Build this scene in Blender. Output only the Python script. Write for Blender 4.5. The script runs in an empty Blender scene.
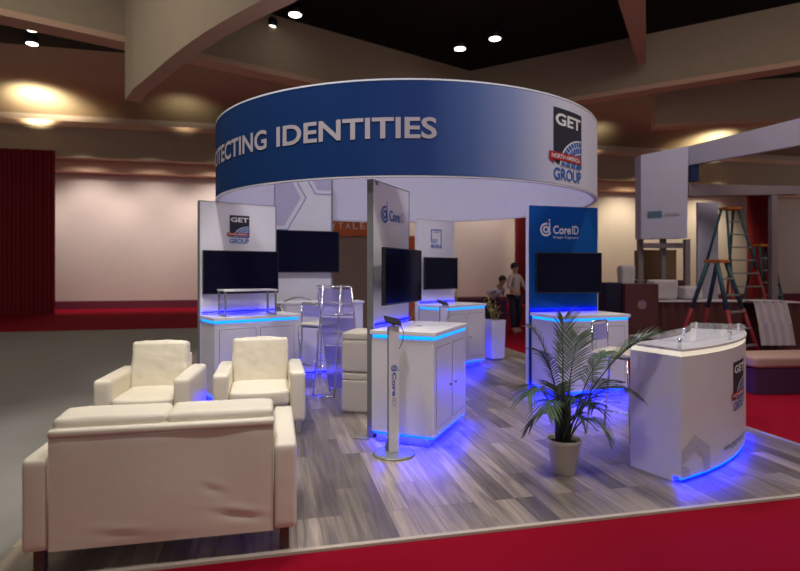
import bpy, bmesh, math, random
from mathutils import Vector, Matrix, noise
random.seed(7)
R = math.radians
S = bpy.context.scene
COL = S.collection
F = 560.0; HZ = 271.0; CH = 1.6          # focal length in px, horizon row, eye height

# ------------------------------------------------------------------ camera, world, lights
cam = bpy.data.cameras.new('camera'); cam_o = bpy.data.objects.new('camera', cam); COL.objects.link(cam_o)
cam_o.location = (0, 0, CH); cam_o.rotation_euler = (R(90), 0, 0)
cam.sensor_width = 36; cam.lens = F/800*36; cam.shift_y = -(285.5-HZ)/800
cam.clip_end = 200
cam.dof.use_dof = True; cam.dof.focus_distance = 4.7; cam.dof.aperture_fstop = 25.2/1000/0.018
S.camera = cam_o
S.view_settings.view_transform = 'Standard'; S.view_settings.look = 'None'
S.view_settings.gamma = 1; S.view_settings.use_curve_mapping = False; S.view_settings.exposure = 0.0
w = bpy.data.worlds.new('world'); S.world = w; w.use_nodes = True
w.node_tree.nodes['Background'].inputs[0].default_value = (0.80, 0.70, 0.67, 1)
w.node_tree.nodes['Background'].inputs[1].default_value = 0.36

def aim(o, t):
    o.rotation_euler = (Vector(t)-Vector(o.location)).to_track_quat('-Z', 'Y').to_euler()
def spot(name, loc, target, power, angle, color=(1, .93, .82), size=.25, blend=.6):
    l = bpy.data.lights.new(name, 'SPOT'); l.energy = power; l.spot_size = R(angle); l.spot_blend = blend
    l.color = color; l.shadow_soft_size = size
    o = bpy.data.objects.new(name, l); COL.objects.link(o); o.location = loc; aim(o, target); return o
def area(name, loc, target, power, sx, sy, color=(1, 1, 1)):
    l = bpy.data.lights.new(name, 'AREA'); l.energy = power; l.shape = 'RECTANGLE'; l.size = sx; l.size_y = sy; l.color = color
    o = bpy.data.objects.new(name, l); COL.objects.link(o); o.location = loc; aim(o, target); return o
spot('house_spotlight', (-2.2, 3.9, 8.6), (-1.8, 5.5, 0.4), 1100, 42, (1, .93, .78), .3)
spot('house_spotlight', (-1.3, 5.0, 8.6), (-1.2, 4.2, .6), 420, 34, (1, .93, .80), .3)
spot('house_spotlight', (4.2, 2.2, 8.8), (1.2, 5.6, 0.3), 780, 60, (1, .90, .84), .3)
spot('house_spotlight', (-1.2, 1.0, 8.8), (0.3, 6.4, 1.2), 900, 58, (.93, .90, 1), .25)
spot('house_spotlight', (0.5, 8.0, 9.0), (0.3, 7.0, 0), 900, 80, (.86, .84, 1), .3)
spot('house_spotlight', (1.5, 1.5, 8.8), (0.9, 2.9, 0), 260, 70, (1, .92, .84), .3)
area('hall_fill_light', (-9, 8, 9.2), (-10, 10, 0), 430, 8, 6, (1, .92, .80))  # unseen fill panels, added out of view to brighten the hall
area('hall_fill_light', (8, 9, 9.2), (9, 11, 0), 420, 7, 5, (1, .88, .78))

# ------------------------------------------------------------------ materials
def nodes_of(m): return m.node_tree.nodes, m.node_tree.links
def mat(name, col, rough=.5, metal=0, bump=0, bscale=20, var=0, vscale=3, trans=0, alpha=1, spec=.5, coat=0, ior=1.45, stretch=None):
    m = bpy.data.materials.new(name); m.use_nodes = True; N, L = nodes_of(m); b = N['Principled BSDF']
    b.inputs['Base Color'].default_value = (*col, 1); b.inputs['Roughness'].default_value = rough
    b.inputs['Metallic'].default_value = metal; b.inputs['Specular IOR Level'].default_value = spec
    b.inputs['IOR'].default_value = ior
    if trans: b.inputs['Transmission Weight'].default_value = trans
    if coat: b.inputs['Coat Weight'].default_value = coat
    if alpha < 1: b.inputs['Alpha'].default_value = alpha
    tc = N.new('ShaderNodeTexCoord'); mp = N.new('ShaderNodeMapping'); L.new(tc.outputs['Object'], mp.inputs[0])
    if stretch: mp.inputs['Scale'].default_value = stretch
    nz = N.new('ShaderNodeTexNoise'); nz.inputs['Scale'].default_value = vscale; nz.inputs['Detail'].default_value = 4
    L.new(mp.outputs[0], nz.inputs['Vector'])
    v = max(var, .03)
    mx = N.new('ShaderNodeMix'); mx.data_type = 'RGBA'
    mx.inputs[6].default_value = (*[c*(1-v) for c in col], 1); mx.inputs[7].default_value = (*[min(1, c*(1+v)) for c in col], 1)
    L.new(nz.outputs['Fac'], mx.inputs[0]); L.new(mx.outputs[2], b.inputs['Base Color'])
    if bump:
        n2 = N.new('ShaderNodeTexNoise'); n2.inputs['Scale'].default_value = bscale; n2.inputs['Detail'].default_value = 5
        L.new(mp.outputs[0], n2.inputs['Vector']); bp = N.new('ShaderNodeBump'); bp.inputs['Strength'].default_value = bump
        bp.inputs['Distance'].default_value = .02; L.new(n2.outputs['Fac'], bp.inputs['Height']); L.new(bp.outputs[0], b.inputs['Normal'])
    return m
def emis(name, col, st):
    m = bpy.data.materials.new(name); m.use_nodes = True; N, L = nodes_of(m); b = N['Principled BSDF']
    b.inputs['Base Color'].default_value = (*[min(1, c) for c in col], 1)
    b.inputs['Emission Color'].default_value = (*col, 1); b.inputs['Emission Strength'].default_value = st; return m

M = {}
M['leather'] = mat('cream_leather', (.76, .70, .56), .42, bump=.08, bscale=14, var=.03)
M['leather_piping'] = mat('cream_leather_seam', (.50, .46, .39), .5)
M['white'] = mat('white_laminate', (.70, .68, .72), .35, var=.02)
M['white_top'] = mat('white_counter_top', (.78, .76, .76), .28)
M['panelwhite'] = mat('white_print_fabric', (.72, .71, .76), .6, var=.03)
M['groove'] = mat('shadow_gap_grey', (.22, .20, .24), .6)
M['alu'] = mat('grey_aluminium', (.24, .25, .25), .4, metal=.3)
M['darkalu'] = mat('grey_painted_frame', (.16, .165, .17), .45)
M['chrome'] = mat('chrome', (.72, .73, .76), .16, metal=1)
M['black'] = mat('black_plastic', (.012, .012, .016), .35)
M['screen'] = mat('screen_glass', (.003, .003, .016), .12, spec=.14)
M['led'] = emis('blue_led_strip', (0, .17, 1), 3.2)
M['ledhot'] = emis('blue_led_under', (0, .0022, 1), 120)
M['ledpanel'] = emis('blue_led_panel', (0, .001, 1), 9)
M['bluepanel'] = mat('blue_print_fabric', (.004, .075, .30), .8, var=.04, spec=.15)
M['navy'] = mat('navy_print', (.015, .018, .035), .5)
M['inkblue'] = mat('blue_ink', (.015, .10, .42), .5)
M['inkred'] = mat('red_ink', (.38, .012, .02), .5)
M['inkwhite'] = mat('white_ink', (.75, .74, .76), .5)
M['inkgrey'] = mat('pale_grey_ink', (.47, .46, .53), .5)
M['inklav'] = mat('lavender_ink', (.46, .45, .60), .55)
M['textgrey'] = mat('pale_lettering', (.42, .38, .42), .5)
M['acryl'] = mat('violet_tinted_acrylic', (.36, .33, .78), .3, alpha=.6, spec=.6)  # violet of the blue LED glow is tinted into the acrylic
M['glass'] = mat('clear_glass', (.85, .88, .90), .03, alpha=.22, spec=.9)
M['pot'] = mat('cream_plastic_pot', (.60, .55, .48), .4)
M['soil'] = mat('dark_soil', (.02, .015, .012), .9, bump=.6, bscale=60)
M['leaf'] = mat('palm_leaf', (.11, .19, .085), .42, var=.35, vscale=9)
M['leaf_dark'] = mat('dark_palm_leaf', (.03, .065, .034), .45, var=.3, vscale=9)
M['leaf_dry'] = mat('dry_palm_leaf', (.16, .15, .075), .5, var=.25, vscale=9)
M['stem'] = mat('palm_stem', (.035, .045, .02), .6, var=.3)
M['yleaf'] = mat('yellow_green_leaf', (.42, .33, .11), .5, var=.4, vscale=14)
M['dkfoot'] = mat('dark_wood_leg', (.09, .045, .04), .35)
M['tan'] = mat('tan_plaster', (.46, .37, .27), .8, var=.05, bump=.1)
M['tanlight'] = mat('light_tan_plaster', (.66, .54, .38), .8, var=.05)
M['peach'] = mat('lit_peach_plaster', (.72, .47, .34), .8)  # light on lips and undersides, painted in as a brighter plaster
M['wallbeige'] = mat('beige_wall_fabric', (.66, .56, .52), .8, var=.05)
M['blackceil'] = mat('black_ceiling', (.004, .004, .006), .9)
M['drape'] = mat('maroon_drape', (.25, .012, .022), .8, var=.2, stretch=(8, 8, .3))
M['carpet'] = mat('red_carpet', (.27, .0025, .016), .95, bump=.5, bscale=260, var=.14, vscale=1.2, spec=.1)
M['concrete'] = mat('grey_concrete', (.22, .21, .19), .7, var=.08, bump=.1, bscale=30)
M['base'] = mat('magenta_base', (.16, .02, .05), .7)
M['orange'] = mat('orange_sign', (.62, .12, .03), .5)
M['pinkwall'] = mat('taupe_pink_panel', (.30, .20, .18), .7)
M['skin'] = mat('skin', (.45, .26, .19), .6)
M['hair'] = mat('dark_hair', (.02, .012, .012), .7)
M['whitecloth'] = mat('white_cloth', (.62, .58, .60), .8, bump=.3, bscale=6)
M['palecloth'] = mat('beige_cloth', (.50, .40, .36), .8)
M['darkcloth'] = mat('dark_cloth', (.012, .012, .03), .8)
M['woodbox'] = mat('red_brown_board', (.11, .035, .028), .6, var=.15)
M['card'] = mat('cardboard', (.30, .19, .10), .8, var=.1)
M['ladder_red'] = mat('red_fibreglass', (.30, .02, .025), .5)
M['ladder_teal'] = mat('teal_fibreglass', (.03, .11, .13), .5)
M['ladder_orange'] = mat('orange_plastic', (.55, .17, .02), .5)
M['lavbox'] = mat('lavender_white_fabric', (.64, .64, .82), .7)
M['greypost'] = mat('grey_post', (.26, .21, .23), .6)
M['lamp'] = emis('lamp_lens', (1, .92, .75), 9)
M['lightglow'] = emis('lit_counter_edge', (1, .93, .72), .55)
M['benchtop'] = mat('beige_vinyl', (.42, .26, .20), .6)
M['purple'] = mat('plum_cloth_and_shade', (.06, .012, .05), .8)  # tablecloth colour; on the bench base it is painted shadow

def plank_mat():
    m = bpy.data.materials.new('grey_wood_planks'); m.use_nodes = True; N, L = nodes_of(m); b = N['Principled BSDF']
    tc = N.new('ShaderNodeTexCoord'); mp = N.new('ShaderNodeMapping'); mp.inputs['Rotation'].default_value = (0, 0, R(90))
    L.new(tc.outputs['Object'], mp.inputs[0])
    br = N.new('ShaderNodeTexBrick'); L.new(mp.outputs[0], br.inputs['Vector'])
    br.inputs['Scale'].default_value = 1; br.inputs['Brick Width'].default_value = 1.22; br.inputs['Row Height'].default_value = .152
    br.inputs['Mortar Size'].default_value = .0018; br.offset = .37; br.offset_frequency = 3
    br.inputs['Color1'].default_value = (.12, .103, .09, 1); br.inputs['Color2'].default_value = (.37, .315, .25, 1)
    br.inputs['Mortar'].default_value = (.09, .075, .07, 1); br.inputs['Bias'].default_value = 0
    mp2 = N.new('ShaderNodeMapping'); mp2.inputs['Scale'].default_value = (26, 1.6, 1); L.new(tc.outputs['Object'], mp2.inputs[0])
    # grain: offset by the plank colour so that it breaks at each plank
    addv = N.new('ShaderNodeVectorMath'); addv.operation = 'MULTIPLY_ADD'; L.new(br.outputs['Color'], addv.inputs[0])
    addv.inputs[1].default_value = (90, 70, 50); L.new(mp2.outputs[0], addv.inputs[2])
    nz = N.new('ShaderNodeTexNoise'); nz.inputs['Scale'].default_value = 1; nz.inputs['Detail'].default_value = 6; nz.inputs['Distortion'].default_value = .8
    L.new(addv.outputs[0], nz.inputs['Vector'])
    rmp = N.new('ShaderNodeValToRGB'); rmp.color_ramp.elements[0].position = .3; rmp.color_ramp.elements[1].position = .72
    rmp.color_ramp.elements[0].color = (.55, .53, .56, 1); rmp.color_ramp.elements[1].color = (1.35, 1.32, 1.28, 1)
    L.new(nz.outputs['Fac'], rmp.inputs[0])
    mx = N.new('ShaderNodeMix'); mx.data_type = 'RGBA'; mx.blend_type = 'MULTIPLY'; mx.inputs[0].default_value = 1
    L.new(br.outputs['Color'], mx.inputs[6]); L.new(rmp.outputs[0], mx.inputs[7]); L.new(mx.outputs[2], b.inputs['Base Color'])
    b.inputs['Roughness'].default_value = .36
    bp = N.new('ShaderNodeBump'); bp.inputs['Strength'].default_value = .15; L.new(nz.outputs['Fac'], bp.inputs['Height']); L.new(bp.outputs[0], b.inputs['Normal'])
    return m
M['planks'] = plank_mat()
def ring_mat():
    m = bpy.data.materials.new('printed_gradient_fabric'); m.use_nodes = True; N, L = nodes_of(m); b = N['Principled BSDF']
    tc = N.new('ShaderNodeTexCoord'); sp = N.new('ShaderNodeSeparateXYZ'); L.new(tc.outputs['Object'], sp.inputs[0])
    ng = N.new('ShaderNodeMath'); ng.operation = 'MULTIPLY'; ng.inputs[1].default_value = -1; L.new(sp.outputs['Y'], ng.inputs[0])
    at = N.new('ShaderNodeMath'); at.operation = 'ARCTAN2'; L.new(sp.outputs['X'], at.inputs[0]); L.new(ng.outputs[0], at.inputs[1])
    mr = N.new('ShaderNodeMapRange'); mr.inputs['From Min'].default_value = R(-80); mr.inputs['From Max'].default_value = R(80); L.new(at.outputs[0], mr.inputs[0])
    rp = N.new('ShaderNodeValToRGB'); cr = rp.color_ramp
    def P(a): return (a+80)/160
    cr.elements[0].position = 0; cr.elements[0].color = (.0015, .024, .105, 1)
    cr.elements[1].position = 1; cr.elements[1].color = (.62, .62, .74, 1)
    for a, c in ((-12, (.003, .030, .13)), (4, (.02, .05, .19)), (14, (.07, .12, .30)), (24, (.20, .25, .46)), (34, (.46, .48, .64)), (42, (.62, .62, .74))):
        e = cr.elements.new(P(a)); e.color = (*c, 1)
    L.new(mr.outputs[0], rp.inputs[0]); L.new(rp.outputs[0], b.inputs['Base Color']); b.inputs['Roughness'].default_value = .85; b.inputs['Specular IOR Level'].default_value = .15
    return m
M['ringprint'] = ring_mat()

# ------------------------------------------------------------------ mesh builder
class MB:
    def __init__(s): s.v = []; s.f = []; s.m = []; s.sm = []
    def add(s, vs, fs, mi=0, sm=False):
        o = len(s.v); s.v += [tuple(v) for v in vs]
        for f in fs: s.f.append([o+i for i in f]); s.m.append(mi); s.sm.append(sm)
    def box(s, a, b, mi=0, rot=0, piv=(0, 0, 0)):
        x0, y0, z0 = a; x1, y1, z1 = b
        vs = [Vector(p) for p in ((x0,y0,z0),(x1,y0,z0),(x1,y1,z0),(x0,y1,z0),(x0,y0,z1),(x1,y0,z1),(x1,y1,z1),(x0,y1,z1))]
        if rot:
            m = Matrix.Rotation(rot, 3, 'Z'); p = Vector(piv); vs = [m@(v-p)+p for v in vs]
        s.add(vs, [(0,3,2,1),(4,5,6,7),(0,1,5,4),(1,2,6,5),(2,3,7,6),(3,0,4,7)], mi); return s
    def tube(s, pts, r, n=8, mi=0, cap=True, closed=False):
        pts = [Vector(p) for p in pts]; rings = []
        rr = r if isinstance(r, (list, tuple)) else [r]*len(pts)
        up = None; K = len(pts)
        for i, p in enumerate(pts):
            if closed: t = pts[(i+1) % K]-pts[i-1]
            else: t = pts[min(i+1, K-1)]-pts[max(i-1, 0)]
            if t.length < 1e-9: t = Vector((0, 0, 1))
            t.normalize()
            if up is None:
                up = Vector((0, 0, 1)) if abs(t.z) < .9 else Vector((1, 0, 0))
            a = up - t*up.dot(t)
            if a.length < 1e-6: a = t.orthogonal()
            a.normalize(); up = a; b = t.cross(a)
            rings.append([p+(a*math.cos(2*math.pi*k/n)+b*math.sin(2*math.pi*k/n))*rr[i] for k in range(n)])
        vs = [v for r_ in rings for v in r_]; fs = []
        for i in range(K if closed else K-1):
            j = (i+1) % K
            for k in range(n): fs.append((i*n+k, i*n+(k+1) % n, j*n+(k+1) % n, j*n+k))
        if cap and not closed: fs += [tuple(range(n))[::-1], tuple((K-1)*n+k for k in range(n))]
        s.add(vs, fs, mi, True); return s
    def lathe(s, prof, n=32, c=(0, 0), mi=0, cap=True):
        vs = [(c[0]+r*math.cos(2*math.pi*k/n), c[1]+r*math.sin(2*math.pi*k/n), z) for r, z in prof for k in range(n)]
        fs = [(i*n+k, i*n+(k+1) % n, (i+1)*n+(k+1) % n, (i+1)*n+k) for i in range(len(prof)-1) for k in range(n)]
        if cap: fs += [tuple(range(n))[::-1], tuple((len(prof)-1)*n+k for k in range(n))]
        s.add(vs, fs, mi, True); return s
    def prism(s, poly, z0, z1, mi=0):
        n = len(poly); vs = [(x, y, z0) for x, y in poly]+[(x, y, z1) for x, y in poly]
        fs = [tuple(range(n))[::-1], tuple(range(n, 2*n))]+[(k, (k+1) % n, n+(k+1) % n, n+k) for k in range(n)]
        s.add(vs, fs, mi); return s
    def quadprism(s, a, b, th):       # a,b = vertical-plane outlines extruded by vector th
        n = len(a); vs = [Vector(p) for p in a]+[Vector(p)+Vector(th) for p in a]
        fs = [tuple(range(n)), tuple(range(n, 2*n))[::-1]]+[((k+1) % n, k, n+k, n+(k+1) % n) for k in range(n)]
        s.add(vs, fs, b); return s
    def build(s, name, mats, parent=None, loc=None, rz=0, bevel=0, fixn=True, sub=0, seg=2):
        me = bpy.data.meshes.new(name); me.from_pydata(s.v, [], s.f)
        if not isinstance(mats, (list, tuple)): mats = [mats]
        for m in mats: me.materials.append(M[m] if isinstance(m, str) else m)
        for p, mi, sm in zip(me.polygons, s.m, s.sm): p.material_index = mi; p.use_smooth = sm
        if fixn:
            bm = bmesh.new(); bm.from_mesh(me); bmesh.ops.recalc_face_normals(bm, faces=bm.faces); bm.to_mesh(me); bm.free()
        o = bpy.data.objects.new(name, me); COL.objects.link(o)
        if parent: o.parent = parent
        if loc is not None: o.location = loc
        if rz: o.rotation_euler = (0, 0, rz)
        if bevel:
            md = o.modifiers.new('bevel', 'BEVEL'); md.width = bevel; md.segments = seg; md.limit_method = 'ANGLE'
            for p in me.polygons: p.use_smooth = True
            w_ = o.modifiers.new('wn', 'WEIGHTED_NORMAL'); w_.keep_sharp = True
        return o
def tag(o, label, cat, group=None, kind=None):
    o['label'] = label; o['category'] = cat
    if group: o['group'] = group
    if kind: o['kind'] = kind
    return o
def thing(name, loc, label, cat, rz=0, group=None):
    o = bpy.data.objects.new(name, None); COL.objects.link(o); o.location = loc; o.rotation_euler = (0, 0, rz); o.empty_display_size = .1
    return tag(o, label, cat, group)
def struct(o): o['kind'] = 'structure'; return o
def copy_tree(o, parent=None):
    c = o.copy(); COL.objects.link(c)
    if parent: c.parent = parent
    for ch in list(o.children): copy_tree(ch, c)
    return c

def cushion(w, d, h, r=.05, puff=.02, n=14, wr=.006, seed=0):
    """soft rounded box centred on origin in x,y, standing on z=0"""
    mb = MB(); bm = bmesh.new(); bmesh.ops.create_cube(bm, size=2)
    bmesh.ops.subdivide_edges(bm, edges=bm.edges[:], cuts=n, use_grid_fill=True)
    H = Vector((w/2, d/2, h/2)); r = min(r, w/2, d/2, h/2)
    for v in bm.verts:
        p = v.co.copy(); q = Vector([math.copysign(abs(c)**.8, c) for c in p])
        P = Vector((q.x*H.x, q.y*H.y, q.z*H.z))
        inner = Vector([max(-(H[i]-r), min(H[i]-r, P[i])) for i in range(3)])
        dlt = P-inner
        if dlt.length > 1e-6: P = inner+dlt.normalized()*r*min(1, max(abs(dlt[i]) for i in range(3))/r if r else 1)
        fx, fy, fz = 1-p.x**2, 1-p.y**2, 1-p.z**2
        P.z += math.copysign(puff*fx*fy, p.z)*(1 if abs(p.z) > .98 else abs(p.z))
        P.y += math.copysign(puff*fx*fz, p.y)*(1 if abs(p.y) > .98 else abs(p.y))
        P.x += math.copysign(puff*.4*fy*fz, p.x)*(1 if abs(p.x) > .98 else abs(p.x))
        nn = noise.noise(Vector((P.x*9+seed, P.y*9, P.z*9)))+.6*noise.noise(Vector((P.x*22+seed, P.y*14, P.z*22)))
        P += P.normalized()*nn*wr
        v.co = P+Vector((0, 0, H.z))
    vs = [v.co.copy() for v in bm.verts]; fs = [[v.index for v in f.verts] for f in bm.faces]; bm.free()
    mb.add(vs, fs, 0, True); return mb
def xform(mb, loc=(0, 0, 0), rx=0, rz=0, ry=0):
    m = Matrix.Translation(loc)@Matrix.Rotation(rz, 4, 'Z')@Matrix.Rotation(ry, 4, 'Y')@Matrix.Rotation(rx, 4, 'X')
    mb.v = [tuple(m@Vector(v)) for v in mb.v]; return mb
def join(*ms):
    o = MB()
    for m in ms:
        k = len(o.v); o.v += m.v; o.f += [[i+k for i in f] for f in m.f]; o.m += m.m; o.sm += m.sm
    return o

# ------------------------------------------------------------------ flat prints: text and marks
_tc = {}
def text2d(s, off=0.0):
    k = (s, off)
    if k not in _tc:
        c = bpy.data.curves.new('t', 'FONT'); c.body = s; c.size = 1; c.offset = off; c.resolution_u = 4
        o = bpy.data.objects.new('t', c); COL.objects.link(o); bpy.context.view_layer.update()
        me = bpy.data.meshes.new_from_object(o.evaluated_get(bpy.context.evaluated_depsgraph_get()))
        vs = [(v.co.x, v.co.y) for v in me.vertices]; fs = [tuple(p.vertices) for p in me.polygons]
        bpy.data.objects.remove(o); bpy.data.curves.remove(c); bpy.data.meshes.remove(me)
        x0 = min(v[0] for v in vs); x1 = max(v[0] for v in vs); y0 = min(v[1] for v in vs); y1 = max(v[1] for v in vs)
        _tc[k] = ([((x-x0)/(x1-x0), (y-y0)/(y1-y0)) for x, y in vs], fs)
    return _tc[k]
def clip_poly(q, c):
    def cl(q, f):
        out = []
        for i in range(len(q)):
            a, b = q[i-1], q[i]; fa, fb = f(a), f(b)
            if (fa >= 0) != (fb >= 0):
                s_ = fa/(fa-fb); out.append((a[0]+(b[0]-a[0])*s_, a[1]+(b[1]-a[1])*s_))
            if fb >= 0: out.append(b)
        return out
    for f in (lambda p: p[0]-c[0], lambda p: c[1]-p[0], lambda p: p[1]-c[2], lambda p: c[3]-p[1]):
        q = cl(q, f)
        if len(q) < 3: return []
    return q
class Print(MB):
    def __init__(s, fn, step=0): super().__init__(); s.fn = fn; s.step = step     # fn(a, b, layer) -> 3D
    def poly(s, pts, mi, layer=0):
        if s.step:
            lo_, hi_ = min(p[0] for p in pts), max(p[0] for p in pts); n_ = max(1, math.ceil((hi_-lo_)/s.step)); d_ = (hi_-lo_)/n_
            for k in range(n_):
                q = clip_poly(list(pts), (lo_+k*d_, lo_+(k+1)*d_, -99, 99))
                if len(q) > 2: s.add([s.fn(a, b, layer) for a, b in q], [tuple(range(len(q)))], mi)
            return
        s.add([s.fn(a, b, layer) for a, b in pts], [tuple(range(len(pts)))], mi)
    def rect(s, x0, y0, x1, y1, mi, layer=0, n=1):
        for k in range(n):
            a = x0+(x1-x0)*k/n; b = x0+(x1-x0)*(k+1)/n; s.poly([(a, y0), (b, y0), (b, y1), (a, y1)], mi, layer)
    def text(s, t, x0, y0, x1, y1, mi, layer=1, off=.0):
        vs, fs = text2d(t, off)
        s.add([s.fn(x0+(x1-x0)*a, y0+(y1-y0)*b, layer) for a, b in vs], fs, mi)
    def arc(s, cx, cy, r0, r1, a0, a1, mi, layer=0, n=20, sx=1, sy=1):
        for k in range(n):
            p = R(a0+(a1-a0)*k/n); q = R(a0+(a1-a0)*(k+1)/n)
            s.poly([(cx+sx*r0*math.cos(p), cy+sy*r0*math.sin(p)), (cx+sx*r1*math.cos(p), cy+sy*r1*math.sin(p)),
                    (cx+sx*r1*math.cos(q), cy+sy*r1*math.sin(q)), (cx+sx*r0*math.cos(q), cy+sy*r0*math.sin(q))], mi, layer)
LOGO_M = ['navy', 'inkwhite', 'inkblue', 'inkred']
def emblem(pr, x0, y0, w, h):
    X = lambda a: x0+a*w
    Y = lambda b: y0+b*h
    pr.poly([(X(.12), Y(.27)), (X(.22), Y(.22)), (X(1), Y(.22)), (X(1), Y(1)), (X(.12), Y(1))], 0, 0)
    pr.text('GET', X(.17), Y(.76), X(.95), Y(.93), 1, 1, off=.03)
    # globe: quarter disc, pale edge, blue cells
    cx, cy, rx, ry = .97, .20, .66, .40
    def P(t, k): return (X(cx+rx*k*math.cos(R(t))), Y(cy+ry*k*math.sin(R(t))))
    n = 10
    for i in range(n):
        a, b = 90+90*i/n, 90+90*(i+1)/n
        pr.poly([P(a, 0), P(a, 1.05), P(b, 1.05), P(b, 0)], 1, 1)
    for j, (k0, k1) in enumerate(((.05, .30), (.34, .56), (.60, .80), (.83, 1.0))):
        m_ = (2, 4, 5, 5)[j]
        for i in range(m_*2):
            a = 90+90*i/(m_*2); b = 90+90*(i+1)/(m_*2); g = 1.1
            mid = (a+b)/2
            pr.poly([P(a+g, k0), P(a+g, k1), P(mid, k1), P(b-g, k1), P(b-g, k0), P(mid, k0)], 2, 2)
    pr.poly([(X(0), Y(.27)), (X(.12), Y(.22)), (X(.12), Y(.27))], 3, 2)
    pr.poly([(X(0), Y(.27)), (X(.95), Y(.27)), (X(.95), Y(.38)), (X(0), Y(.38))], 3, 3)
    pr.text('NORTH AMERICA', X(.06), Y(.295), X(.90), Y(.355), 1, 4, off=.02)
    pr.text('GROUP', X(.12), Y(0), X(.98), Y(.17), 2, 1, off=.02)
def coreid(pr, x0, y0, w, h, mi, mi2, sub=None):
    # round d-shaped mark followed by the lettering; h = mark height
    c = (x0+h*.38, y0+h*.36)
    pr.arc(*c, h*.27, h*.38, 75, 330, mi); pr.arc(*c, h*.10, h*.20, 0, 360, mi)
    pr.rect(c[0]+h*.17, c[1]-h*.2, c[0]+h*.26, c[1]+h*.42, mi, 1)
    pr.arc(c[0]+h*.215, c[1]+h*.54, 0, h*.055, 0, 360, mi, n=10)
    tx = x0+h*.84; tw = w-h*.84
    pr.text('Core', tx, y0+h*.12, tx+tw*.70, y0+h*.60, mi, off=.025)
    pr.text('ID', tx+tw*.75, y0+h*.12, tx+tw, y0+h*.60, mi2, off=.012)
    if sub: pr.text(sub, tx, y0-h*.16, tx+tw, y0+h*.02, mi2)

# ------------------------------------------------------------------ setting, in the hall's own axes
TH = R(13)
cu, su = math.cos(TH), math.sin(TH)
def H(u, v, z=0): return Vector((u*cu-v*su, u*su+v*cu, z))
def hall_obj(o): o.rotation_euler = (0, 0, TH); return o
def hstruct(name, mb, m, bevel=0): return struct(hall_obj(mb.build(name, m, bevel=bevel)))
U0, U1, V0, V1 = -1.46, 4.74, 3.27, 12.4
hstruct('floor', MB().box((-32, -6, -.10), (32, 30, -.03)), 'concrete')
hstruct('floor_booth', MB().box((U0, V0, -.028), (U1, V1, 0)), 'planks')
hstruct('trim_1', MB().box((U0-.02, V0-.035, -.029), (U1+.03, V0, .004)), mat('edge_strip', (.50, .44, .34), .5))
hstruct('trim_2', MB().box((U1, V0, -.029), (U1+.03, V1, .004)), mat('side_edge_strip', (.32, .28, .24), .5))
hstruct('floor_carpet_front', MB().box((-32, -6, -.029), (32, V0-.036, -.012)), 'carpet')
hstruct('floor_carpet_right', MB().box((U1+.032, V0-.034, -.029), (32, 16.9, -.012)), 'carpet')
hstruct('floor_carpet_back', MB().box((-32, 16.95, -.029), (32, 26.2, -.012)), 'carpet')
WV = 26.3
hstruct('wall_back', MB().box((-32, WV, -.03), (32, WV+.3, 12)), 'wallbeige')
hstruct('baseboard_back', MB().box((-32, WV-.08, -.011), (32, WV-.002, .32)), 'base')
b = MB().box((-32, 25.0, 6.2), (32, WV-.004, 7.4)); hstruct('trim_3', b, 'tan')
b = MB().box((-32, 24.9, 7.4), (32, WV-.004, 7.62)); hstruct('trim_4', b, 'peach')
b = MB().box((-32, 25.7, 5.75), (32, WV-.004, 6.2)); hstruct('trim_5', b, 'peach')
# black ceiling and the sloped cove above the bulkhead
hstruct('ceiling', MB().box((-32, -6, 9.35), (32, 21.6, 9.6)), 'blackceil')
cv = MB(); cv.add([(-32, 21.6, 9.35), (32, 21.6, 9.35), (32, WV, 8.2), (-32, WV, 8.2), (-32, 21.6, 9.6), (32, 21.6, 9.6), (32, WV, 9.6), (-32, WV, 9.6)],
       [(0, 1, 2, 3), (4, 7, 6, 5), (0, 4, 5, 1), (2, 6, 7, 3), (1, 5, 6, 2), (0, 3, 7, 4)])
hstruct('ceiling_cove', cv, 'tan')
# chevron fascias hanging from the ceiling
def fascia(name, p, q, z0, z1, lip=.5, m='tan'):
    p = Vector((*p, 0)); q = Vector((*q, 0)); d = (q-p).normalized(); n = Vector((-d.y, d.x, 0))
    if n.y < 0: n = -n
    mb = MB(); a = [(p.x, p.y, z0), (q.x, q.y, z0), (q.x, q.y, z1), (p.x, p.y, z1)]; mb.quadprism(a, 0, n*lip)
    o = struct(mb.build(name, m))
    m2 = MB(); a = [(*(p-n*.12).xy, z0-.16), (*(q-n*.12).xy, z0-.16), (*(q-n*.12).xy, z0-.002), (*(p-n*.12).xy, z0-.002)]
    m2.quadprism(a, 0, n*(lip+.12)); struct(m2.build('trim_6', 'peach')); return o
fascia('ceiling_beam', (-10.5, 12.1), (2.71, 21.7), 7.66, 9.349)
fascia('ceiling_beam', (2.71, 21.7), (14.5, 14.3), 7.66, 9.349)
fascia('ceiling_beam', (9.56, 21), (20, 19.2), 7.15, 8.57, m='tanlight')
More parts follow.
